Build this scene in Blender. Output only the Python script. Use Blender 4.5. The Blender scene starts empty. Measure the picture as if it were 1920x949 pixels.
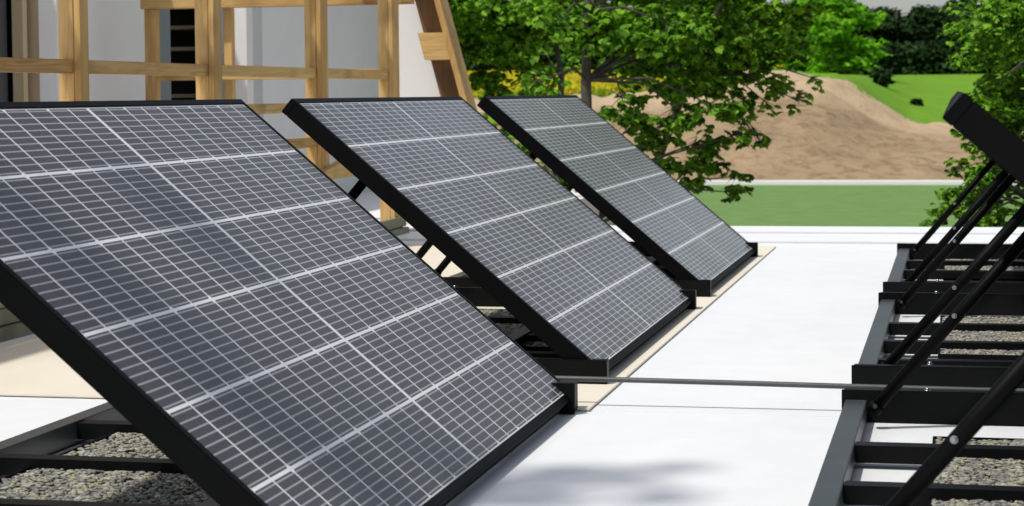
import bpy, bmesh, math, random
import numpy as np
from mathutils import Vector, Matrix
random.seed(7); rng = np.random.default_rng(11)
S = bpy.context.scene
C = S.collection

# ------------------------------------------------------------------ helpers
def mb(): return bmesh.new()
def box(bm, x0, x1, y0, y1, z0, z1, M=None):
    vs = [bm.verts.new((x, y, z)) for x in (x0, x1) for y in (y0, y1) for z in (z0, z1)]
    if M is not None:
        for v in vs: v.co = M @ v.co
    for f in ((0,1,3,2),(4,6,7,5),(0,4,5,1),(2,3,7,6),(0,2,6,4),(1,5,7,3)):
        bm.faces.new([vs[i] for i in f])
def tube(bm, pts, radii, seg=12, caps=True):
    pts = [Vector(p) for p in pts]
    if not isinstance(radii, (list, tuple)): radii = [radii]*len(pts)
    rings = []; ref = None
    for i, p in enumerate(pts):
        t = (pts[min(i+1, len(pts)-1)] - pts[max(i-1, 0)]).normalized()
        if ref is None: ref = Vector((0,0,1)) if abs(t.z) < .9 else Vector((1,0,0))
        a = t.cross(ref).normalized(); b = a.cross(t).normalized(); ref = b
        rings.append([bm.verts.new(p + (a*math.cos(2*math.pi*k/seg) + b*math.sin(2*math.pi*k/seg))*radii[i]) for k in range(seg)])
    for r0, r1 in zip(rings, rings[1:]):
        for k in range(seg):
            bm.faces.new((r0[k], r0[(k+1) % seg], r1[(k+1) % seg], r1[k])).smooth = True
    if caps:
        bm.faces.new(list(reversed(rings[0]))); bm.faces.new(rings[-1])
def obj(name, bm, mat, parent=None, bevel=0, M=None):
    bmesh.ops.recalc_face_normals(bm, faces=bm.faces)
    if bevel:
        es = [e for e in bm.edges if len(e.link_faces) == 2 and e.calc_face_angle(0) > .7]
        bmesh.ops.bevel(bm, geom=es, offset=bevel, segments=2, affect='EDGES', clamp_overlap=True)
    me = bpy.data.meshes.new(name); bm.to_mesh(me); bm.free()
    me.materials.append(mat)
    o = bpy.data.objects.new(name, me); C.objects.link(o)
    if parent: o.parent = parent
    if M is not None: o.matrix_local = M
    return o
def tag(o, label=None, cat=None, group=None, kind=None):
    if label: o['label'] = label
    if cat: o['category'] = cat
    if group: o['group'] = group
    if kind: o['kind'] = kind
    return o
def thing(name, loc, label, cat, group=None):
    o = bpy.data.objects.new(name, None); C.objects.link(o); o.location = loc
    o.empty_display_size = .1
    return tag(o, label, cat, group)
def npmesh(name, verts, faces, mat, parent=None, k=4):
    me = bpy.data.meshes.new(name)
    n = len(verts); m = len(faces)
    me.vertices.add(n); me.vertices.foreach_set('co', np.asarray(verts, np.float32).ravel())
    me.loops.add(m*k); me.loops.foreach_set('vertex_index', np.asarray(faces, np.int32).ravel())
    me.polygons.add(m); me.polygons.foreach_set('loop_start', np.arange(0, m*k, k, dtype=np.int32))
    me.polygons.foreach_set('loop_total', np.full(m, k, np.int32))
    me.update(calc_edges=True); me.validate()
    me.materials.append(mat)
    o = bpy.data.objects.new(name, me); C.objects.link(o)
    if parent: o.parent = parent
    return o

# ------------------------------------------------------------------ materials
class NT:
    def __init__(s, name, rough=.6, spec=.5, metal=0):
        s.m = bpy.data.materials.new(name); s.m.use_nodes = True; s.t = s.m.node_tree; s.N = s.t.nodes; s.L = s.t.links
        s.b = s.N['Principled BSDF']; s.b.inputs['Roughness'].default_value = rough
        s.b.inputs['Specular IOR Level'].default_value = spec; s.b.inputs['Metallic'].default_value = metal
    def n(s, ty, **kw):
        q = s.N.new(ty)
        for k, v in kw.items(): setattr(q, k, v)
        return q
    def put(s, a, sock):
        if isinstance(a, (int, float)): sock.default_value = a
        elif isinstance(a, tuple): sock.default_value = a if len(a) == len(sock.default_value) else a + (1,)
        else: s.L.new(a, sock)
    def math(s, op, a, b=0.0, c=None, clamp=False):
        q = s.n('ShaderNodeMath', operation=op); q.use_clamp = clamp
        s.put(a, q.inputs[0]); s.put(b, q.inputs[1])
        if c is not None: s.put(c, q.inputs[2])
        return q.outputs[0]
    def co(s, scale=(1,1,1), loc=(0,0,0), rot=(0,0,0), obj=True):
        tc = s.n('ShaderNodeTexCoord'); mp = s.n('ShaderNodeMapping')
        mp.inputs['Scale'].default_value = scale; mp.inputs['Location'].default_value = loc; mp.inputs['Rotation'].default_value = rot
        s.L.new(tc.outputs['Object'], mp.inputs[0]); return mp.outputs[0]
    def geo(s, scale=(1,1,1)):
        g = s.n('ShaderNodeNewGeometry'); mp = s.n('ShaderNodeMapping'); mp.inputs['Scale'].default_value = scale
        s.L.new(g.outputs['Position'], mp.inputs[0]); return mp.outputs[0]
    def noise(s, vec, scale=5, detail=4, rough=.55, dist=0):
        q = s.n('ShaderNodeTexNoise'); s.L.new(vec, q.inputs['Vector'])
        q.inputs['Scale'].default_value = scale; q.inputs['Detail'].default_value = detail
        q.inputs['Roughness'].default_value = rough; q.inputs['Distortion'].default_value = dist
        return q.outputs['Fac']
    def ramp(s, fac, stops):
        q = s.n('ShaderNodeValToRGB'); s.L.new(fac, q.inputs[0]); e = q.color_ramp.elements
        while len(e) < len(stops): e.new(.5)
        for i, (p, c) in enumerate(stops): e[i].position = p; e[i].color = tuple(c) + (1,)
        return q.outputs[0]
    def mix(s, f, a, b, mode='MIX'):
        q = s.n('ShaderNodeMix', data_type='RGBA', blend_type=mode)
        s.put(f, q.inputs[0]); s.put(a, q.inputs[6]); s.put(b, q.inputs[7]); return q.outputs[2]
    def base(s, c): s.put(c, s.b.inputs['Base Color'])
    def bump(s, h, strength=.3, dist=.01):
        q = s.n('ShaderNodeBump'); q.inputs['Strength'].default_value = strength; q.inputs['Distance'].default_value = dist
        s.L.new(h, q.inputs['Height']); s.L.new(q.outputs[0], s.b.inputs['Normal'])

def m_simple(name, c1, c2, scale=8, rough=.5, spec=.5, metal=0, bump=.1, bd=.003, detail=5):
    t = NT(name, rough, spec, metal); f = t.noise(t.geo(), scale, detail)
    t.base(t.ramp(f, [(.3, c1), (.7, c2)]))
    if bump: t.bump(t.noise(t.geo(), scale*7, 3), bump, bd)
    return t.m
M = {}
M['steel'] = m_simple('black_powder_coated_steel', (.0018,.0019,.002), (.003,.0031,.0033), 6, .5, .07, 0, .08, .0008)
M['rail'] = m_simple('dark_coated_rail', (.003,.0033,.0036), (.005,.0053,.0057), 9, .45, .10, 0, .08, .0008)
M['rail_grey'] = m_simple('grey_coated_rail', (.035,.042,.043), (.05,.058,.06), 9, .4, .4)
M['zinc'] = m_simple('zinc_bolt', (.30,.31,.32), (.42,.43,.44), 40, .25, .5, .9, 0)
M['conduit'] = m_simple('grey_conduit', (.05,.053,.056), (.08,.083,.087), 12, .45)
M['backsheet'] = m_simple('black_backsheet', (.02,.02,.022), (.03,.03,.032), 6, .5)
M['plaster'] = m_simple('white_plaster', (.77,.77,.765), (.82,.82,.81), 3, .85, .2, 0, .15, .002)
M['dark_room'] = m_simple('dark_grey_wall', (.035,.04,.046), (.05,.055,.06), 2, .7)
M['glassy'] = m_simple('blue_grey_glass', (.10,.13,.15), (.14,.17,.19), 2, .12)
M['bark'] = m_simple('grey_bark', (.06,.052,.043), (.14,.125,.108), 14, .9, .2, 0, .8, .02)

def m_roof():
    t = NT('white_roof_membrane', .62, .35)
    g = t.geo(); f = t.noise(g, 1.3, 5, .6); f2 = t.noise(g, 9, 5)
    c = t.ramp(f, [(.3, (.70,.74,.79)), (.7, (.78,.80,.82))])
    c = t.mix(.35, c, t.ramp(f2, [(.35, (.73,.745,.76)), (.65, (.82,.825,.83))]))
    t.base(c); t.bump(t.noise(g, 120, 3), .12, .002); return t.m
M['roof'] = m_roof()
def m_mat():
    t = NT('cream_protection_mat', .8, .2); g = t.geo((1, .35, 1))
    c = t.ramp(t.noise(g, 3, 6, .6), [(.3, (.68,.635,.52)), (.7, (.75,.71,.61))])
    t.base(c); t.bump(t.noise(t.geo(), 60, 3), .15, .002); return t.m
M['mat'] = m_mat()
def m_wood(name, ax, a, b, c):
    t = NT(name, .55, .3)
    sc = [1, 1, 1]; sc[ax] = .07
    g = t.geo(tuple(sc)); d = t.noise(g, 6, 3, .5)
    w = t.noise(g, 38, 4, .6, 1.2)
    col = t.mix(.5, t.ramp(w, [(.32, a), (.5, b), (.72, c)]), t.ramp(d, [(.3, a), (.7, c)]))
    pos = t.geo()
    kn = t.noise(pos, 3.2, 2)
    col = t.mix(t.math('MULTIPLY', t.math('SUBTRACT', kn, .56, clamp=True), 3.0, clamp=True), col, tuple(x*.55 for x in a))
    t.base(col); t.bump(w, .2, .002); return t.m
WC = ((.34,.18,.055), (.58,.36,.13), (.74,.52,.22))
for i, k in enumerate('xyz'): M['wood_'+k] = m_wood('pine_wood_grain_'+k, i, *WC)
M['wood_brown'] = m_wood('brown_wood', 2, (.13,.07,.035), (.17,.095,.045), (.22,.125,.06))
M['wood_pale'] = m_wood('pale_wood', 2, (.55,.42,.26), (.62,.49,.32), (.68,.56,.38))
M['sill_green'] = m_wood('weathered_green_grey_board', 1, (.22,.21,.14), (.29,.28,.19), (.36,.34,.24))

def m_cells():
    """ photovoltaic face: x = along the row, y = up the slope, object space """
    t = NT('solar_cell_face', .16, .5)
    tc = t.n('ShaderNodeTexCoord'); sp = t.n('ShaderNodeSeparateXYZ'); t.L.new(tc.outputs['Object'], sp.inputs[0])
    x, y = sp.outputs[0], sp.outputs[1]
    PW, PL = 1.73/20, 1.02/6
    def near(v, pitch, half, soft, off=0.0):   # 1 at lines spaced by pitch
        q = t.math('DIVIDE', t.math('ADD', v, off), pitch)
        fr = t.math('ABSOLUTE', t.math('SUBTRACT', t.math('FRACT', t.math('ADD', q, .5)), .5))
        d = t.math('MULTIPLY', fr, pitch)
        return t.math('SUBTRACT', 1.0, t.math('DIVIDE', t.math('SUBTRACT', d, half), soft), clamp=True), d
    col, dcol = near(x, PW, .0021, .0007)
    row, drow = near(y, PL, .0029, .0009)
    cen = t.math('SUBTRACT', 1.0, t.math('DIVIDE', t.math('SUBTRACT', t.math('ABSOLUTE', t.math('SUBTRACT', x, .865)), .0062), .0008), clamp=True)
    # corner chamfers where four wafers meet: every second column line
    _, dcol2 = near(x, PW*2, .001, .001)
    dia = t.math('SUBTRACT', 1.0, t.math('DIVIDE', t.math('SUBTRACT', t.math('ADD', dcol2, drow), .0105), .001), clamp=True)
    gap = t.math('MAXIMUM', t.math('MAXIMUM', col, row), t.math('MAXIMUM', cen, dia))
    bus, _ = near(y, PL/10, .0010, .0010, PL/20)
    # thin connector ribbon crossing each row gap beside the column lines
    wob = t.noise(t.co((14, 9, 1)), 1.0, 2)
    tone = t.noise(t.co((.6, .6, 1)), 2.0, 2)
    cell_i = t.n('ShaderNodeTexWhiteNoise', noise_dimensions='2D')
    cb = t.n('ShaderNodeCombineXYZ')
    t.L.new(t.math('FLOOR', t.math('DIVIDE', x, PW*2)), cb.inputs[0]); t.L.new(t.math('FLOOR', t.math('DIVIDE', y, PL)), cb.inputs[1])
    t.L.new(cb.outputs[0], cell_i.inputs['Vector'])
    cell = t.mix(cell_i.outputs[0], CELL_A, CELL_B)
    c = t.mix(t.math('MULTIPLY', bus, BUS_F), cell, (.50,.50,.50))
    gapc = t.mix(wob, (.74,.75,.77), (.86,.87,.88))
    c = t.mix(gap, c, gapc)
    t.base(c)
    rg = t.math('ADD', .16, t.math('MULTIPLY', t.noise(t.co((1,1,1)), 3, 3), .16))
    t.L.new(rg, t.b.inputs['Roughness'])
    t.b.inputs['IOR'].default_value = 1.38
    t.b.inputs['Sheen Weight'].default_value = .07; t.b.inputs['Sheen Roughness'].default_value = .45
    return t.m
CELL_A = (.017,.0175,.020); CELL_B = (.030,.030,.033); BUS_F = .65
M['cells'] = m_cells()

def m_gravel():
    t = NT('ballast_stone', .75, .3)
    r = t.n('ShaderNodeObjectInfo'); g = t.geo()
    v = t.n('ShaderNodeTexVoronoi'); t.L.new(g, v.inputs['Vector']); v.inputs['Scale'].default_value = 60
    sp = t.n('ShaderNodeSeparateColor'); t.L.new(v.outputs['Color'], sp.inputs[0])
    c = t.ramp(sp.outputs[0], [(0, (.10,.10,.11)), (.3, (.20,.20,.20)), (.55, (.30,.30,.27)), (.78, (.38,.36,.22)), (1, (.52,.51,.47))])
    c = t.mix(.35, c, t.ramp(t.noise(g, 200, 3), [(.3, (.08,.08,.08)), (.7, (.40,.38,.31))]), 'MIX')
    t.base(c); t.bump(t.noise(g, 260, 3), .3, .002); return t.m
M['gravel'] = m_gravel()

def m_leaf(name, c1, c2, trans, scale=3, rough=.6):
    m = bpy.data.materials.new(name); m.use_nodes = True; t = m.node_tree; N = t.nodes; L = t.links
    out = N['Material Output']; b = N['Principled BSDF']
    b.inputs['Roughness'].default_value = rough; b.inputs['Specular IOR Level'].default_value = .1
    g = N.new('ShaderNodeNewGeometry'); no = N.new('ShaderNodeTexNoise'); no.inputs['Scale'].default_value = scale; no.inputs['Detail'].default_value = 3
    L.new(g.outputs['Position'], no.inputs['Vector'])
    rp = N.new('ShaderNodeValToRGB'); rp.color_ramp.elements[0].position = .3; rp.color_ramp.elements[1].position = .7
    rp.color_ramp.elements[0].color = (*c1, 1); rp.color_ramp.elements[1].color = (*c2, 1)
    ri = N.new('ShaderNodeMix'); ri.data_type = 'FLOAT'; ri.inputs[0].default_value = .5
    L.new(no.outputs['Fac'], ri.inputs[2]); L.new(g.outputs['Random Per Island'], ri.inputs[3])
    L.new(ri.outputs[0], rp.inputs[0]); L.new(rp.outputs[0], b.inputs['Base Color'])
    tr = N.new('ShaderNodeBsdfTranslucent'); mx = N.new('ShaderNodeMixShader'); mx.inputs[0].default_value = trans
    mc = N.new('ShaderNodeMix'); mc.data_type = 'RGBA'; mc.blend_type = 'MULTIPLY'; mc.inputs[0].default_value = 1
    L.new(rp.outputs[0], mc.inputs[6]); mc.inputs[7].default_value = (1.3, 1.5, .6, 1); L.new(mc.outputs[2], tr.inputs['Color'])
    L.new(b.outputs[0], mx.inputs[1]); L.new(tr.outputs[0], mx.inputs[2]); L.new(mx.outputs[0], out.inputs['Surface'])
    return m
M['leaf'] = m_leaf('fresh_green_leaf', (.025,.10,.008), (.24,.47,.035), .36)
M['leaf_dark'] = m_leaf('dark_green_leaf', (.008,.024,.006), (.022,.055,.010), .08, .5)
M['leaf_bright'] = m_leaf('bright_green_leaf', (.10,.30,.012), (.22,.48,.025), .35, .4)
M['petal'] = m_leaf('yellow_blossom', (.36,.32,.015), (.66,.52,.02), .25, .3)

# ------------------------------------------------------------------ flat roof, mat, parapet
bm = mb(); box(bm, -9, 7, -4, 9.52, -3.5, 0); tag(obj('flat_roof', bm, M['roof'], bevel=0), kind='structure')
bm = mb(); box(bm, -9, 7, 9.53, 10.02, -3.5, .012); box(bm, -9, 7, 10.03, 10.42, -3.5, .022)
tag(obj('roof_edge_coping', bm, M['roof'], bevel=.003), kind='structure')
bm = mb(); box(bm, -2.74, -.815, 4.42, 9.25, .003, .008); tag(obj('roof_mat', bm, M['mat'], bevel=.001), kind='structure')
# overlapping membrane sheets (welded seams across the roof)
bm = mb(); box(bm, -9, 7, 4.43, 9.3, -.01, .0012); tag(obj('roof_membrane_sheet', bm, M['roof']), kind='structure')

# ------------------------------------------------------------------ solar units
TILT = .7074; W = 1.73; LN = 1.02; ZL = .0463
ct, st = math.cos(TILT), math.sin(TILT)
TH = .042; LIP = .018
def bolt(parent, p, axis, r=.008, h=.008, mat='zinc'):
    b = mb(); p = Vector(p); a = Vector(axis).normalized()
    tube(b, [p, p + a*h*.35], [r*1.35]*2, 16); tube(b, [p + a*h*.35, p + a*h*1.2], [r]*2, 6)
    return obj('bolt', b, M[mat], parent)
def solar_unit(x_low, y0, xl, bars, label, group, s0):
    root = thing('solar_panel', (x_low, y0, 0), label, 'solar panel', group)
    R = Matrix(((0, -ct, st, 0), (1, 0, 0, 0), (0, st, ct, ZL), (0, 0, 0, 1)))
    # face
    b = mb(); box(b, 0, W, 0, LN, -.004, 0); obj('cell_face', b, M['cells'], root, M=R)
    b = mb(); box(b, .004, W-.004, .004, LN-.004, -.009, -.0045); obj('backsheet', b, M['backsheet'], root, M=R)
    # frame: four mitred-looking bars round the face
    b = mb(); z1 = .0022; z0 = -TH
    box(b, -LIP, W+LIP, -LIP, .0, z0, z1); box(b, -LIP, W+LIP, LN, LN+LIP, z0, z1)
    box(b, -LIP, 0, 0, LN, z0, z1); box(b, W, W+LIP, 0, LN, z0, z1)
    # inner return flange
    box(b, 0, .03, 0, LN, z0, z0+.003); box(b, W-.03, W, 0, LN, z0, z0+.003)
    box(b, .03, W-.03, 0, .03, z0, z0+.003); box(b, .03, W-.03, LN-.03, LN, z0, z0+.003)
    obj('frame', b, M['steel'], root, M=R, bevel=.0016)
    b = mb(); box(b, W/2-.05, W/2+.05, LN-.16, LN-.05, -.03, -.0095); obj('junction_box', b, M['backsheet'], root, M=R, bevel=.003)
    L = lambda x: x - x_low
    xr = .02   # right ends of cross rails
    # cross rails (near and far) - C profile with top lip
    for ya, yb, hh in ((-.025, .030, .064), (W-.045, W+.012, .068)):
        b = mb(); box(b, L(xl), xr, ya, yb, .004, hh); box(b, L(xl)-.004, xr+.004, ya-.003, ya+.004, .002, hh+.004)
        obj('base_rail', b, M['rail'], root, bevel=.0015)
    for xx in (L(xl)+.004, L(xl)+.62):
        b = mb(); box(b, xx, xx+.046, .031, W-.046, .004, .050); obj('side_rail', b, M['rail_grey'], root, bevel=.0015)
    for yb in bars:
        b = mb(); box(b, L(xl)+.051, -.06, yb, yb+.045, .012, .046); obj('cross_bar', b, M['rail'], root, bevel=.0012)
    # struts square to the panel, one near each end
    for ys in (.08, W-.13):
        top = Vector((-s0*ct, ys, ZL + s0*st)) + Vector((st, 0, ct))*(-TH)
        foot = top - Vector((st, 0, ct))*(.595)
        foot.z = max(foot.z, .02)
        b = mb(); tube(b, [foot, top], .0132, 18)
        tube(b, [foot, foot + (top-foot)*.03], .0155, 18)
        so = obj('strut', b, M['steel'], root)
        mid = foot + (top-foot)*.46
        bolt(so, mid + Vector((-.006,-.0122,0)), (-.35,-1,.1), .0042, .006)
        bolt(so, foot + Vector((.006,-.0150,.012)), (0,-1,0), .0035, .004, 'rail_grey')
    for yb in (0.0, W-.018):
        bolt(root, (L(xl)+.18, yb, .0685), (0,0,1), .0055, .006)
    return root
def ballast(xa, xb, ya, yb, label, group):
    root = thing('ballast_tray', ((xa+xb)/2, (ya+yb)/2, 0), label, 'ballast tray', group)
    w, l = (xb-xa)/2, (yb-ya)/2
    b = mb(); box(b, -w, w, -l, l, .009, .018)
    for q in ((-w, -w+.004, -l, l), (w-.004, w, -l, l), (-w+.004, w-.004, -l, -l+.004), (-w+.004, w-.004, l-.004, l)):
        box(b, q[0], q[1], q[2], q[3], .0125, .03)
    obj('tray', b, M['steel'], root)
    # pebbles: flattened low-poly stones, one mesh
    V, F = [], []
    ico = bmesh.new(); bmesh.ops.create_icosphere(ico, subdivisions=1, radius=1); ico.verts.ensure_lookup_table()
    iv = np.array([v.co for v in ico.verts]); jf = np.array([[v.index for v in f.verts] for f in ico.faces]); ico.free()
    nst = int(w*l*4*25000)
    px = rng.uniform(-w+.008, w-.008, nst); py = rng.uniform(-l+.008, l-.008, nst)
    r = rng.uniform(.0032, .0062, nst); pz = .022 + rng.uniform(0, .006, nst)
    an = rng.normal(0, .5, nst)
    s = iv[None]*(1+rng.uniform(-.22, .22, (nst, len(iv), 1)))
    s = s*np.stack([r*rng.uniform(1.1, 2.1, nst), r*rng.uniform(.7, 1.0, nst), r*rng.uniform(.35, .6, nst)], 1)[:, None]
    ca, sa = np.cos(an)[:, None], np.sin(an)[:, None]
    X = s[..., 0]*ca - s[..., 1]*sa + px[:, None]; Y = s[..., 0]*sa + s[..., 1]*ca + py[:, None]; Z = s[..., 2] + pz[:, None]
    V = np.stack([X, Y, Z], -1).reshape(-1, 3); F = (jf[None] + (np.arange(nst)*len(iv))[:, None, None]).reshape(-1, 3)
    g = npmesh('gravel', V, F, M['gravel'], root, 3); g['kind'] = 'stuff'
    return root
P1, P2, P3 = 2.686, 4.820, 6.938
GL = 'solar panels of the left row'; GR = 'solar panels of the right row'
XL = -.864; XR = .799
BARS = {P1: (.35,.745,1.14), P2: (.24,.62,1.04), P3: (.23,.67,1.10)}
solar_unit(XL, P1, -1.85, BARS[P1], 'nearest and largest solar panel of the left row, leaf shade on its lower corner', GL, .775)
solar_unit(XL, P2, -1.85, BARS[P2], 'middle solar panel of the left row, between the largest one and the farthest one', GL, .775)
solar_unit(XL, P3, -1.85, BARS[P3], 'farthest solar panel of the left row, in front of the tree', GL, .775)
solar_unit(XR, P1, -.240, BARS[P1], 'nearest panel of the right row, its black frame edge jutting up at the right border', GR, .735)
solar_unit(XR, P2, -.240, BARS[P2], 'second panel of the right row, seen as struts and rails behind the cable', GR, .735)
solar_unit(XR, P3, -.240, BARS[P3], 'farthest panel of the right row, its base rail closest to the green lawn strip', GR, .735)
GB = 'gravel ballast trays under the panels'
for (xa, xb), row in (((-1.715, -1.0), 'left'), ((-.045, .70), 'right')):
    for p, q in ((P1, 'nearest'), (P2, 'middle'), (P3, 'farthest')):
        y0, y1 = {P1: (.10, 1.36), P2: (.50, 1.42), P3: (.66, 1.42)}[p]
        ballast(xa, xb, p+y0, p+y1, 'gravel filled ballast tray under the %s panel of the %s row' % (q, row), GB)

# power cable / conduit across the aisle
bm = mb(); pts = []
for i in range(41):
    t = i/40; x = -1.3 + 2.9*t
    pts.append((x, 4.475 + .01*math.sin(t*5) + .03*t, .062 + .004*math.sin(t*7+1)))
tube(bm, pts, .0062, 12)
tag(obj('cable', bm, M['conduit']), 'thin grey cable running straight across the white roof between the two panel rows', 'cable')

# ------------------------------------------------------------------ timber frame beside the roof (left)
tf = thing('timber_frame', (-2.88, 7.5, 0), 'yellow pine timber frame of posts and slats in front of the white house', 'timber frame')
def lb(name, mat, a, parent=tf, bevel=.002):
    x0, x1, y0, y1, z0, z1 = a; p = parent.location
    if parent.parent: p = Vector(p) + parent.parent.location
    b = mb(); box(b, x0-p.x, x1-p.x, y0-p.y, y1-p.y, z0-p.z, z1-p.z); return obj(name, b, M[mat], parent, bevel)
PY = [(4.9,.063), (6.13,.063), (7.35,.085), (8.70,.10), (9.89,.12)]
for y, w in PY:
    lb('post', 'wood_z', (-2.925, -2.870, y, y+w, 0, 1.42))
    lb('front_batten', 'wood_z', (-2.869, -2.845, y, y+w, 0, 1.42))
for z0, z1 in ((.812,.858), (.655,.698), (.495,.54), (.335,.38)):
    ys = [3.6] + [v for y, w in PY for v in (y-.001, y+w+.001)]
    for i in range(0, len(ys)-1, 2):
        lb('rail', 'wood_y', (-2.912, -2.872, ys[i], ys[i+1], z0, z1))
# end bay facing the camera
lb('end_beam', 'wood_x', (-4.33, -2.80, 10.09, 10.16, 1.212, 1.29))
lb('end_beam', 'wood_x', (-4.25, -2.93, 10.10, 10.15, .822, .872))
lb('end_post', 'wood_z', (-4.31, -4.245, 10.095, 10.155, 0, 1.211))
for x in (-3.88, -3.35): lb('end_post', 'wood_z', (x, x+.045, 10.17, 10.22, 0, 1.211))
# plinth boards
for y, w in PY[1:]:      # added boards above view that cast slanting shade on the posts
    b = mb(); prof = [(-3.065,1.27), (-3.005,1.52), (-3.005,1.60), (-3.26,1.60), (-3.26,1.27)]; yk = y-.168
    a0 = [b.verts.new((x-tf.location.x, yk-tf.location.y, z)) for x, z in prof]; a1 = [b.verts.new((x-tf.location.x, yk+.02-tf.location.y, z)) for x, z in prof]
    b.faces.new(a0); b.faces.new(list(reversed(a1)))
    for i in range(5): b.faces.new((a0[i], a0[(i+1) % 5], a1[(i+1) % 5], a1[i]))
    obj('shade_board', b, M['wood_x'], tf)
lb('shade_board_beam', 'wood_y', (-3.20, -3.11, 3.6, 10.09, 1.605, 1.66))  # added out of view, only to hold the shade-casting boards
lb('plinth_board', 'sill_green', (-2.845, -2.785, 3.4, 9.95, .0, .042))
lb('plinth_board', 'sill_green', (-2.855, -2.800, 3.4, 9.95, .047, .092))
lb('plinth_board', 'wood_pale', (-2.85, -2.82, 3.4, 6.128, .094, .20))
# diagonal brace low between last posts
b = mb(); p = tf.location
Mx = Matrix.Translation(Vector((-2.83, 9.0, .40)) - Vector(p)) @ Matrix.Rotation(math.radians(8), 4, 'X')
box(b, -.03, .01, -.45, .85, -.03, .03, Mx); obj('brace', b, M['wood_y'], tf, .002)

# ------------------------------------------------------------------ white house behind it
HX = -4.6
hs = thing('house', (HX, 12, 0), 'white plastered house with dark window openings behind the timber frame', 'house')
def hb(name, mat, a, bevel=.002, par=None):
    x0, x1, y0, y1, z0, z1 = a; p = hs.location; b = mb()
    box(b, x0-p.x, x1-p.x, y0-p.y, y1-p.y, z0-p.z, z1-p.z); return obj(name, b, M[mat], par or hs, bevel)
# openings along the +x wall, given by y
import math as _m
def wall_y(px, x=HX):      # where a sight line of the survey meets the wall (surveyed values)
    return SURV[px]
SURV = {38: 9.205, 72: 9.407, 108: 9.630, 292: 10.94, 440: 12.25, 463: 12.48, 715: 15.65}
bz0, bz1 = -3.5, 1.72
b = mb(); p = hs.location
def hbm(b, x0, x1, y0, y1, z0, z1): box(b, x0-p.x, x1-p.x, y0-p.y, y1-p.y, z0-p.z, z1-p.z)
hbm(b, HX-.25, HX, 9.62, 10.94, bz0, bz1)                    # grey panel between both openings
hbm(b, HX-.25, HX, 10.94, 12.25, bz0, .20); hbm(b, HX-.25, HX, 10.94, 12.25, 1.45, bz1)
hbm(b, HX-.25, HX+.0, 12.25, 12.42, bz0, bz1)
hbm(b, HX-.25, HX+.13, 12.42, 17.5, bz0, bz1)               # the wall steps forward
hbm(b, HX-.25, HX, 6.0, 7.6, bz0, bz1); hbm(b, HX-.25, HX, 7.6, 9.40, bz0, -.1); hbm(b, HX-.25, HX, 7.6, 9.40, 1.6, bz1)
obj('wall', b, M['plaster'], hs)
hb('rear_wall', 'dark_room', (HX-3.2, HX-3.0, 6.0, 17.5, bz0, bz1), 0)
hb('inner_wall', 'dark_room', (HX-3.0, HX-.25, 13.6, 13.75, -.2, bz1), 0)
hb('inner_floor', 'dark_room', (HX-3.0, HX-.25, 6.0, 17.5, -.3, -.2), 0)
hb('roof', 'plaster', (HX-3.4, HX+.25, 5.8, 17.7, 1.721, 1.84))
hb('wall_end', 'plaster', (HX-3.2, HX-.251, 5.8, 5.999, bz0, bz1))
# left window with pale frame bars
wf = hb('window_frame', 'wood_pale', (HX-.05, HX+.01, 9.215, 9.265, -.1, 1.6))
hb('window_frame', 'wood_pale', (HX-.03, HX+.05, 9.33, 9.385, -.1, 1.6))
hb('window_frame', 'wood_brown', (HX-.06, HX-.02, 9.266, 9.329, -.1, 1.6))
M['pane_grey'] = m_simple('grey_blind', (.07,.075,.08), (.10,.105,.11), 2, .4)
hb('window_pane', 'pane_grey', (HX-.09, HX-.075, 7.62, 9.21, -.09, 1.59), 0)
# right opening: blue-grey reveal/door leaf half open
M['door_grey'] = m_simple('blue_grey_paint', (.17,.20,.22), (.21,.24,.26), 2, .5)
hb('door_leaf', 'door_grey', (HX-.08, HX-.03, 10.945, 11.24, .201, 1.448))
hb('door_frame', 'wood_pale', (HX-.02, HX+.02, 12.20, 12.248, .2, 1.0))
hb('pier', 'plaster', (-4.203, -4.11, 8.6, 8.7, -.02, 1.72))
hb('pier', 'plaster', (-4.055, -3.98, 10.8, 10.9, -.02, 1.72))
# small plastered gable at the end of the frame
b = mb(); g0 = [(-3.15,-.2), (-2.70,-.2), (-2.78,.9), (-2.87,1.5), (-3.15,1.5)]
vs0 = [b.verts.new((x-p.x, 10.75-p.y, z)) for x, z in g0]; vs1 = [b.verts.new((x-p.x, 10.9-p.y, z)) for x, z in g0]
b.faces.new(vs0); b.faces.new(list(reversed(vs1)))
for i in range(5): b.faces.new((vs0[i], vs0[(i+1) % 5], vs1[(i+1) % 5], vs1[i]))
obj('gable_wall', b, M['plaster'], hs)
b = mb(); hbm(b, HX-.25, -2.6, 10.43, 17.5, -3.5, -.02); obj('base_slab', b, M['plaster'], hs)

# leaning timber rafter ladder at the end of the bay
rf = thing('leaning_rafter', (-2.6, 10.55, 0), 'brown wooden rafter leaning beside the white gable, with a sunlit block on it', 'rafter')
rp = rf.location
lean = math.atan2(.145, .552)
def slab(name, mat, xa, xb, y0, y1, z0, z1, bev=.002):
    # slab between two leaning lines; xa, xb are x at z=.70, leaning to -x upward
    b = mb(); k = -.145/.552
    vs = [b.verts.new((x + k*(z-.70) - rp.x, y-rp.y, z)) for x in (xa, xb) for y in (y0, y1) for z in (z0, z1)]
    for f in ((0,1,3,2),(4,6,7,5),(0,4,5,1),(2,3,7,6),(0,2,6,4),(1,5,7,3)): b.faces.new([vs[i] for i in f])
    return obj(name, b, M[mat], rf, bev)
slab('rafter', 'wood_z', -2.640, -2.605, 10.50, 10.68, 0, 1.6)
slab('back_board', 'wood_brown', -2.790, -2.642, 10.66, 10.69, 0, 1.6)
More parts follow.
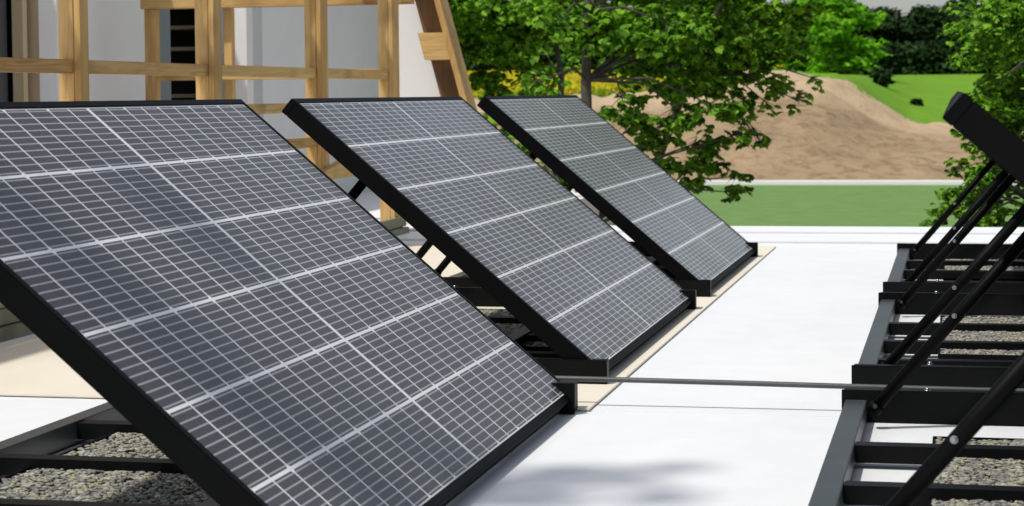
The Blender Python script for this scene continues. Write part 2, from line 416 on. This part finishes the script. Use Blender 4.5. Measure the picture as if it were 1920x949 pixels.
for z0 in (.15, .535, .922, 1.31):
    slab('block', 'wood_x', -2.790, -2.642, 10.53, 10.655, z0, z0+.15)

# shelves inside the dark opening
sh = thing('shelf_unit', (HX-.1, 12.4, .2), 'pale wooden shelves standing in the dark room behind the window opening', 'shelf')
for z in (.741, 1.054, 1.196):
    b = mb(); box(b, -.62, .02, -.05, .25, z-.012-.2, z+.012-.2); obj('shelf_board', b, M['wood_pale'], sh, bevel=.002)
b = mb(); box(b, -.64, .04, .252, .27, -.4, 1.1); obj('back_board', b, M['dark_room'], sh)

# ------------------------------------------------------------------ terrain
CX = [-90,-60,-30,-17.9,-15.0,-12.8,-10.5,-7.5,-6.2,-4.9,-2.9,-.3,3.5,20,90]
CZ = [.6,.5,.1,.35,1.3,1.86,1.93,1.80,1.15,.27,-.84,-1.32,-1.6,-1.8,-1.8]
def hgt(x, y):
    zc = np.interp(x, CX, CZ); zf = 2.35 + 0*x
    far = np.interp(y, [125, 205, 260, 900], [0, 1, 1.15, 1.5])
    near = np.interp(y, [92.5, 97, 125], [0, .17, 1])
    z = np.where(y < 125, -3.5 + (zc+3.5)*near, zc + (zf-zc)*np.clip(far, 0, 1.5))
    z = np.where(y <= 92.5, -3.5, z)
    return z
def vnoise(x, y, s, seed):
    r = np.random.default_rng(seed).uniform(-1, 1, (256, 256))
    u, v = x/s + 1000, y/s + 1000; i, j = np.floor(u).astype(int), np.floor(v).astype(int); a, c = u-i, v-j
    a = a*a*(3-2*a); c = c*c*(3-2*c); g = lambda p, q: r[p % 256, q % 256]
    return (g(i,j)*(1-a)+g(i+1,j)*a)*(1-c) + (g(i,j+1)*(1-a)+g(i+1,j+1)*a)*c
xs = np.concatenate([np.arange(-400, -45, 12), np.arange(-45, 20, .45), np.arange(20, 400, 12)])
ys = np.concatenate([np.arange(-300, 60, 15), np.arange(60, 92, 2), np.arange(92, 135, .45), np.arange(135, 240, 2.5), np.arange(240, 1500, 40)])
Xg, Yg = np.meshgrid(xs, ys); Zg = hgt(Xg, Yg)
act = np.clip((Yg-92.5)/6, 0, 1)*np.clip((135-Yg)/8, 0, 1)
Zg = Zg + act*(vnoise(Xg, Yg, 7, 1)*.38 + vnoise(Xg, Yg, 2.6, 2)*.22 + vnoise(Xg, Yg, 1.1, 3)*.20)
nx, ny = len(xs), len(ys)
idx = np.arange(nx*ny).reshape(ny, nx)
F = np.stack([idx[:-1,:-1], idx[:-1,1:], idx[1:,1:], idx[1:,:-1]], -1).reshape(-1, 4)
def m_ground():
    t = NT('ground_soil_and_meadow', .95, .15)
    g = t.n('ShaderNodeNewGeometry'); sp = t.n('ShaderNodeSeparateXYZ'); t.L.new(g.outputs['Position'], sp.inputs[0])
    y = sp.outputs[1]; pos = t.geo()
    n1 = t.noise(pos, .22, 5, .6); n2 = t.noise(pos, 1.1, 6, .65); n3 = t.noise(t.geo((.5,2,2)), .5, 4)
    yy = t.math('ADD', y, t.math('MULTIPLY', t.math('SUBTRACT', n2, .5), 5.0))
    soil = t.math('MULTIPLY', t.math('GREATER_THAN', y, 90.2), t.math('LESS_THAN', yy, 127.0)); soil = t.math('MAXIMUM', soil, t.math('LESS_THAN', y, 41.0))
    sc = t.mix(n1, (.22,.155,.085), (.42,.31,.18))
    sc = t.mix(t.math('MULTIPLY', n3, .5), sc, (.47,.345,.22))
    sc = t.mix(t.math('SUBTRACT', t.math('MULTIPLY', n2, 4.5), 2.1, clamp=True), sc, (.20,.13,.08))
    sand = t.math('MULTIPLY', t.math('SUBTRACT', yy, 116.0), .2, clamp=True)
    sc = t.mix(t.math('MULTIPLY', sand, .7), sc, (.56,.43,.28))
    gc = t.mix(n1, (.12,.28,.018), (.23,.43,.03)); gc = t.mix(t.math('MULTIPLY', n2, .5), gc, (.06,.16,.015))
    t.base(t.mix(soil, gc, sc)); t.bump(t.math('ADD', n2, t.math('MULTIPLY', t.noise(pos, 4.5, 4, .7), .5)), .9, .25); return t.m
g = npmesh('ground', np.stack([Xg, Yg, Zg], -1).reshape(-1, 3), F, m_ground()); tag(g, kind='structure')
for pl in g.data.polygons: pl.use_smooth = True
# flat green strip and the white kerb behind it
lawn = m_simple('even_green_turf', (.12,.215,.065), (.16,.26,.085), 1.2, .95, .1, 0, .2, .02)
bm = mb(); box(bm, -80, 60, 40, 89.4, -3.52, -3.45); tag(obj('lawn', bm, lawn), kind='structure')
bm = mb(); box(bm, -80, 60, 89.5, 90.2, -3.6, -3.27)
tag(obj('kerb_wall', bm, M['plaster'], bevel=.02), 'long low white kerb wall between the green strip and the brown soil', 'low wall')

# ------------------------------------------------------------------ foliage
def rot_frames(n, droop):
    # random leaf frames: direction d (mostly outward/down), normal up-ish
    a = rng.uniform(0, 2*np.pi, n); tz = rng.normal(droop, .35, n)
    d = np.stack([np.cos(a), np.sin(a), tz], 1); d /= np.linalg.norm(d, axis=1)[:, None]
    up = np.stack([rng.normal(0, .35, n), rng.normal(0, .35, n), np.ones(n)], 1)
    s = np.cross(d, up); s /= np.linalg.norm(s, axis=1)[:, None]; nn = np.cross(s, d)
    return d, s, nn
def leaves(cent, size, droop=-.35, palm=5):
    """ palmate leaf groups: at every centre, `palm` pointed leaflets, each two faces folded on its rib """
    n = len(cent); V = []; F = []; base = 0
    d, s, nn = rot_frames(n, droop)
    sz = size*rng.uniform(.65, 1.25, n)[:, None]
    for k in range(palm):
        a = (k-(palm-1)/2)*(2.2/max(palm-1, 1)) if palm > 1 else 0
        ln = sz*(1-.18*abs(k-(palm-1)/2)); dd = d*math.cos(a) + s*math.sin(a); ss = -d*math.sin(a) + s*math.cos(a)
        w = ln*.36; q = cent
        v0 = q; v1 = q + dd*ln*.55 + ss*w - nn*ln*.06; v2 = q + dd*ln*.92 - nn*ln*.3; v3 = q + dd*ln*.55 - ss*w - nn*ln*.06; vm = q + dd*ln*.5 + nn*ln*.07
        V.append(np.stack([v0, v1, v2, v3, vm], 1).reshape(-1, 3))
        i = (np.arange(n)*5 + base)[:, None]
        F.append(np.concatenate([i + np.array([[0, 1, 2, 4]]), i + np.array([[0, 4, 2, 3]])]))
        base += n*5
    return np.concatenate(V), np.concatenate(F)
def tree(name, base, trunk, boughs, leafsize, dens, mat, label, cat='tree', group=None, droop=-.35, palm=5, rtrunk=.06, twig=True, bark='bark', lean=0):
    """ trunk: list of points; boughs: (x, y, z, radius, weight) """
    root = thing(name, base, label, cat, group); B = Vector(base)
    b = mb(); n = len(trunk)
    tube(b, [Vector(q)-B for q in trunk], [rtrunk*(1-.75*i/(n-1)) for i in range(n)], 10)
    obj('trunk', b, M[bark], root)
    if twig:
        b = mb()
        for (x, y, z, r, w) in boughs:
            c = Vector((x, y, z)); near = min(trunk, key=lambda q: (Vector(q)-c).length + max(0, q[2]-z)*.9)
            q0 = Vector(near); mid = (q0+c)/2 + Vector((random.uniform(-.1,.1), random.uniform(-.1,.1), abs((c-q0).length)*.12))
            rr = rtrunk*.22
            tube(b, [q0-B, mid-B, c-B], [rr, rr*.65, rr*.35], 6)
            for k in range(5):
                e = c + Vector((random.uniform(-1,1), random.uniform(-1,1), random.uniform(-.8,.6)))*r*.85
                m2 = (c+e)/2 + Vector((0,0,.12*r)); tube(b, [mid*.15+c*.85-B, m2-B, e-B], [rr*.35, rr*.25, rr*.12], 5)
        obj('branches', b, M[bark], root)
    cs = []
    for (x, y, z, r, w) in boughs:
        # layered sprays inside the bough
        ns = max(3, int(13*w)); 
        for k in range(ns):
            u = rng.normal(0, 1, 3); u /= np.linalg.norm(u); rad = r*rng.uniform(.35, 1.0)
            c0 = np.array([x, y, z]) + u*rad*np.array([1, 1, .75])
            m = max(2, int(dens*w*(r/.3)**2/ns)); sp = r*.27
            q = rng.normal(0, 1, (m, 3))*np.array([sp, sp, sp*.38]); q[:, 2] -= .25*np.hypot(q[:, 0], q[:, 1])
            cs.append(c0 + q)
    cs = np.concatenate(cs) - np.array(base)
    V, F = leaves(cs, leafsize, droop, palm)
    npmesh('crown', V, F, M[mat], root)
    return root
BA = [(-3.63,15.6,0.52,0.22,0.8),(-3.3,15.2,0.36,0.21,0.8),(-3.13,15.5,0.12,0.22,0.8),(-2.81,15.2,-0.1,0.19,0.8),(-2.58,15.3,-0.3,0.17,0.7),(-3.05,16,0.4,0.22,0.8),(-2.7,15.8,0.1,0.22,0.8),(-2.37,15.5,-0.1,0.19,0.6),(-2.75,13.9,1.28,0.18,0.6),(-2.9,13.8,0.82,0.14,0.5),(-2.69,14.65,1.24,0.31,1),(-2.39,14.93,1.21,0.33,1),(-2.44,15.94,0.91,0.31,1),(-2.58,15.55,0.67,0.2,0.8),(-2.04,14.67,1.23,0.31,1),(-2.06,15.28,0.94,0.28,1),(-1.83,15.36,1.13,0.3,1),(-2.03,14.79,0.59,0.19,0.8),(-2.34,15.82,0.36,0.19,0.8),(-1.71,14.7,0.61,0.18,0.9),(-1.89,15.2,0.36,0.17,0.8),(-2.03,15.43,0.13,0.14,0.8),(-1.61,15.28,0.41,0.12,0.6),(-1.71,15.56,-0.06,0.14,0.6),(-1.91,15.83,0.82,0.25,0.8),(-2.57,16.22,0.5,0.19,0.8),(-2.14,15.01,0.21,0.12,0.7),(-3.13,15.67,1.73,0.49,1),(-2.53,15.75,1.8,0.54,1),(-1.82,15.03,1.7,0.47,1)]
BB = [(-3.88,17.17,1.43,0.38,1),(-3.87,18.21,1.11,0.38,1),(-4.35,17.65,1.31,0.29,1),(-4.2,17.45,0.91,0.203,0.45),(-4.13,17.99,0.77,0.173,0.36),(-4.15,16.65,1.55,0.28,1),(-3.75,17.87,0.76,0.165,0.315),(-3.47,17.27,1.47,0.29,1),(-3.41,16.97,1.46,0.28,0.7)]
BC = [(-1.45,15.8,0.63,0.12,0.5),(-1.21,15.9,0.65,0.11,0.4),(-1.62,15.6,0.47,0.12,0.5),(-1.51,15.7,0.35,0.09,0.4),(-1.83,15.6,0.13,0.14,0.6),(-2.04,15.7,0.19,0.15,0.7),(-1.98,15.6,0.0,0.11,0.5),(-1.43,16,0.82,0.13,0.7),(-1.06,16,0.82,0.09,0.3),(-1.79,16.23,1.22,0.34,1),(-1.47,15.64,1.28,0.3,1),(-1.38,16.44,1.09,0.24,0.8),(-1.68,16.4,0.96,0.25,0.9),(-1.25,15.49,1.36,0.22,0.8),(-2.01,16.59,1.42,0.32,1),(-1.67,16.28,0.65,0.16,0.5),(-1.35,16.33,0.76,0.15,0.4),(-1.21,16.58,0.71,0.09,0.3),(-1.54,15.87,0.4,0.1,0.4),(-1.91,16.47,0.92,0.23,0.9),(-1.7,16.68,1.86,0.51,1),(-1.23,15.28,1.8,0.3,0.8),(-1.92,16.63,2.4,0.51,1),(-1.44,15.81,2.22,0.4,1),(-1.71,15.96,0.05,0.11,0.4)]
BR = [(0.07,12.9,0.93,0.11,0.7),(0.14,12.8,0.69,0.12,0.8),(0.16,12.5,0.48,0.11,0.8),(0.03,13,1.1,0.11,0.6),(0.18,13.1,1.24,0.16,0.9),(0.23,12.7,0.29,0.14,0.9),(0.19,12.7,0.09,0.14,0.9),(0.09,12.5,0.16,0.09,0.5),(0.24,11.96,1.13,0.2,1),(0.4,12.96,0.99,0.25,1),(0.19,12.23,0.91,0.15,0.9),(0.34,13.27,0.72,0.2,1),(0.19,12.2,0.72,0.12,0.7),(0.4,12.71,0.49,0.19,1),(0.1,12.42,1.08,0.11,0.5),(0.24,12.8,0.54,0.12,0.8),(0.14,12.05,0.41,0.09,0.5),(0.17,12.02,0.25,0.12,0.8),(0.03,13.04,0.23,0.09,0.5),(0.31,13.05,0.17,0.18,0.9),(-0.0,12.72,0.0,0.13,0.7),(-0.12,13.36,-0.1,0.1,0.5),(0.15,12.07,-0.02,0.15,1),(0.37,13.23,-0.15,0.2,1),(0.07,12.0,-0.15,0.12,0.8),(0.27,13.44,-0.34,0.17,1),(0.42,12.82,-0.39,0.18,1),(0.49,12.79,1.28,0.28,1),(0.61,13.45,0.79,0.3,1),(0.63,13.12,0.27,0.29,1),(0.37,13.12,1.57,0.29,1),(0.51,11.8,1.85,0.33,1),(0.6,12.36,-0.09,0.24,1),(-0.0,11.85,0.12,0.08,0.5),(-0.03,12.05,1.2,0.07,0.3)]
TA = [(-2.65,14.5,-2.17),(-2.67,14.5,-0.28),(-2.68,14.5,0.83),(-2.67,14.5,1.35),(-2.46,14.5,2.8)]
TB = [(-3.54,17.5,-2.29),(-3.49,17.5,0.13),(-3.46,17.5,0.86),(-3.54,17.5,1.48),(-3.9,17.5,2.55)]
TC = [(-2.79,17.0,-2.65),(-2.71,16.9,-0.4),(-2.19,16.6,0.84),(-1.63,16.0,1.9),(-1.63,16.0,2.33)]
TR = [(0.59,12.6,-1.69),(0.54,12.6,-0.04),(0.53,12.6,0.95),(0.54,12.6,1.93)]
def g0(T): return [(T[0][0], T[0][1], -3.5)] + T[1:]
GN = 'leafy trees just beyond the roof edge'
tree('broadleaf_tree', (TA[0][0], 14.5, -3.5), g0(TA), BA, .078, 250, 'leaf', 'leafy tree with the thickest grey trunk, right behind the farthest left panel', 'tree', GN, rtrunk=.062)
tree('broadleaf_tree', (TB[0][0], 17.5, -3.5), g0(TB), BB, .085, 360, 'leaf', 'leafy tree with a thinner trunk, between the wooden rafter and the thickest trunk', 'tree', GN, rtrunk=.045)
tree('broadleaf_tree', (TC[0][0], 17.0, -3.5), g0(TC), BC, .078, 210, 'leaf', 'leafy tree whose thin outer twigs hang in front of the brown soil mound', 'tree', GN, rtrunk=.05)
tree('broadleaf_tree', (TR[0][0], 12.6, -3.5), g0(TR), BR, .05, 850, 'leaf', 'leafy tree at the right border behind the upright panel edge', 'tree', GN, rtrunk=.05)

# bright round tree on the meadow
def blob_tree(name, x, y, z0, h, w, leaf, mat, label, nl, cat='tree', group=None, seed=0, conic=.0):
    r = random.Random(seed); bo = []
    for k in range(26):
        t = r.random(); zz = z0 + h*(.12+.82*t); ww = w*.5*(math.sin(math.pi*(.12+.8*t))**.6)*(1-conic*t)
        a = r.uniform(0, 6.28); q = ww*math.sqrt(r.random())
        bo.append((x+q*math.cos(a), y+q*math.sin(a), zz, w*r.uniform(.13, .22), 1))
    tk = [(x, y, z0-.3), (x+.02*h, y, z0+h*.35), (x, y, z0+h*.75), (x, y, z0+h*.95)]
    rr = w*.18; dens = nl/26*(.3/rr)**2
    return tree(name, (x, y, z0-.3), tk, bo, leaf, dens, mat, label, cat, group, palm=3, rtrunk=w*.03, twig=False)
def zt(x, y): return float(hgt(np.array(float(x)), np.array(float(y))))
blob_tree('broadleaf_tree', -10.2, 170, zt(-10.2,170)-.3, 7.4, 8.0, .55, 'leaf_bright', 'bright yellow-green round tree at the far meadow edge, left of the dark forest gap', 3400, seed=5)
blob_tree('broadleaf_tree', -14.4, 176, zt(-14.4,176)-.3, 8.0, 5.2, .55, 'leaf_bright', 'bright green tree half hidden by the hanging twigs, left of the round yellow-green tree', 2200, seed=9)
blob_tree('bush', -5.4, 150, zt(-5.4,150)-.2, 1.55, 1.5, .25, 'leaf_dark', 'small round dark bush alone on the bright green meadow', 500, 'bush', seed=3)
blob_tree('bush', -2.6, 140, zt(-2.6,140)-.15, .65, .8, .16, 'leaf_dark', 'tiny low dark shrub on the meadow near the right tree', 200, 'bush', seed=4)
r = random.Random(21)
k = 0
FL = ['tall dark forest tree in the row behind the meadow', 'dark forest tree in the row behind the meadow and the yellow field']
for row, (yy, step) in enumerate(((214, 4.3), (232, 5.0))):
    x = -62 + row*2.5
    while x < 16:
        h = r.uniform(8.0, 10.5) if x < -20 else r.uniform(6.6, 8.4)
        h += row*1.0
        blob_tree('forest_tree', x, yy+r.uniform(-4, 4), zt(x, yy)-.4, h, r.uniform(6.0, 8.0), .5, 'leaf_dark',
                  'dark tree of the closed forest row behind the meadow and the yellow field', 3600, group='dark forest trees behind the fields', seed=100+k)
        x += step*r.uniform(.85, 1.15); k += 1
# undergrowth of the forest edge
n = 26000
q = np.stack([rng.uniform(-75, 22, n), rng.uniform(205, 212, n), np.zeros(n)], 1); q[:, 2] = hgt(q[:, 0], q[:, 1]) + rng.uniform(0, 1, n)**1.3*3.4
V, F = leaves(q, .7, -.2, 1); tag(npmesh('undergrowth', V, F, M['leaf_dark']), kind='stuff')
# yellow flowering field
n = 42000
xx = rng.uniform(-60, -13.2, n); yy = rng.uniform(126, 200, n); keep = xx < -13.6 - (yy-126)*.03 + rng.normal(0, .5, n); xx, yy = xx[keep], yy[keep]
q = np.stack([xx, yy, hgt(xx, yy) + rng.uniform(.25, 1.05, len(xx))], 1)
V, F = leaves(q, .34, .1, 2); tag(npmesh('flower_field', V, F, M['petal']), kind='stuff')
n = 16000
xx = rng.uniform(-60, -13.6, n); yy = rng.uniform(125, 200, n)
q = np.stack([xx, yy, hgt(xx, yy) + rng.uniform(.0, .8, n)], 1)
V, F = leaves(q, .4, .4, 2); tag(npmesh('field_plants', V, F, M['leaf']), kind='stuff')

# tree behind the photographer: only its dappled shade is seen
OV = [(-2.41,1.67,4.6,0.07,0.8),(-2.32,1.81,4.6,0.06,0.7),(-2.23,1.73,4.6,0.05,0.6),(-2.33,1.54,4.6,0.07,0.8),(-2.16,1.85,4.6,0.04,0.45),(-2.13,1.59,4.6,0.05,0.5),(-2.47,1.49,4.6,0.06,0.6),(-2.92,1.03,5.0,.12,1.6),(-2.80,.92,5.1,.09,1.8),(-2.66,1.0,5.0,.11,1.5),(-2.98,1.5,5.1,.10,1.0),(-3.6,.1,5.2,.4,1),(-4.1,-.4,5.6,.5,1),(-3.3,-.9,6.0,.5,1),(-4.8,-.9,5.0,.6,1)]
tree('broadleaf_tree', (-4.4,-1.0,0), [(-4.4,-1.0,0),(-4.35,-.9,2.6),(-3.9,-.3,4.4),(-3.4,.3,5.6)], OV, .08, 200, 'leaf', 'leafy tree behind the viewer, its dappled shade falling on the nearest panel', 'tree', rtrunk=.08)

# ------------------------------------------------------------------ light, sky, camera
w = bpy.data.worlds.new('World'); S.world = w; w.use_nodes = True; nt = w.node_tree
sky = nt.nodes.new('ShaderNodeTexSky'); sky.sky_type = 'NISHITA'; sky.sun_disc = False
SD = Vector((-.35, -.42, 1)).normalized(); el = math.asin(SD.z); az = math.atan2(SD.x, SD.y)
sky.sun_elevation = el; sky.sun_rotation = az; sky.air_density = 1.0; sky.dust_density = 2.0
hs_ = nt.nodes.new('ShaderNodeHueSaturation'); hs_.inputs['Saturation'].default_value = .5
nt.links.new(sky.outputs[0], hs_.inputs['Color']); nt.links.new(hs_.outputs[0], nt.nodes['Background'].inputs[0]); nt.nodes['Background'].inputs[1].default_value = .15
sl = bpy.data.lights.new('sun', 'SUN'); sl.energy = 3.6; sl.angle = math.radians(1.5); sl.color = (1, .945, .86)
so = bpy.data.objects.new('sun', sl); C.objects.link(so); so.rotation_euler = SD.to_track_quat('Z', 'Y').to_euler()

FPX, HY, YAW, PITCH, ROLL, HC = 3706.5, 307.14, .2206, .0348, .0102, .725
cam = bpy.data.cameras.new('camera'); co = bpy.data.objects.new('camera', cam); C.objects.link(co); S.camera = co
Fw0 = Vector((-math.sin(YAW), math.cos(YAW), 0)); Rt = Vector((math.cos(YAW), math.sin(YAW), 0)); Up0 = Vector((0,0,1))
Fw = Fw0*math.cos(PITCH) - Up0*math.sin(PITCH); Up = Up0*math.cos(PITCH) + Fw0*math.sin(PITCH)
cx = Rt*math.cos(ROLL) - Up*math.sin(ROLL); cy = Rt*math.sin(ROLL) + Up*math.cos(ROLL); cz = -Fw
mw = Matrix((cx, cy, cz)).transposed().to_4x4(); mw.translation = Vector((0, 0, HC)); co.matrix_world = mw
cam.sensor_width = 36; cam.sensor_fit = 'HORIZONTAL'; cam.lens = FPX/1920*36
cam.shift_y = (HY-474.5)/1920
cam.clip_end = 3000; cam.clip_start = .05
cam.dof.use_dof = True; cam.dof.focus_distance = 4.9; cam.dof.aperture_fstop = 11

S.view_settings.view_transform = 'Standard'; S.view_settings.look = 'None'; S.view_settings.gamma = 1
S.view_settings.exposure = -.20; S.view_settings.use_curve_mapping = False
S.render.engine = 'CYCLES'
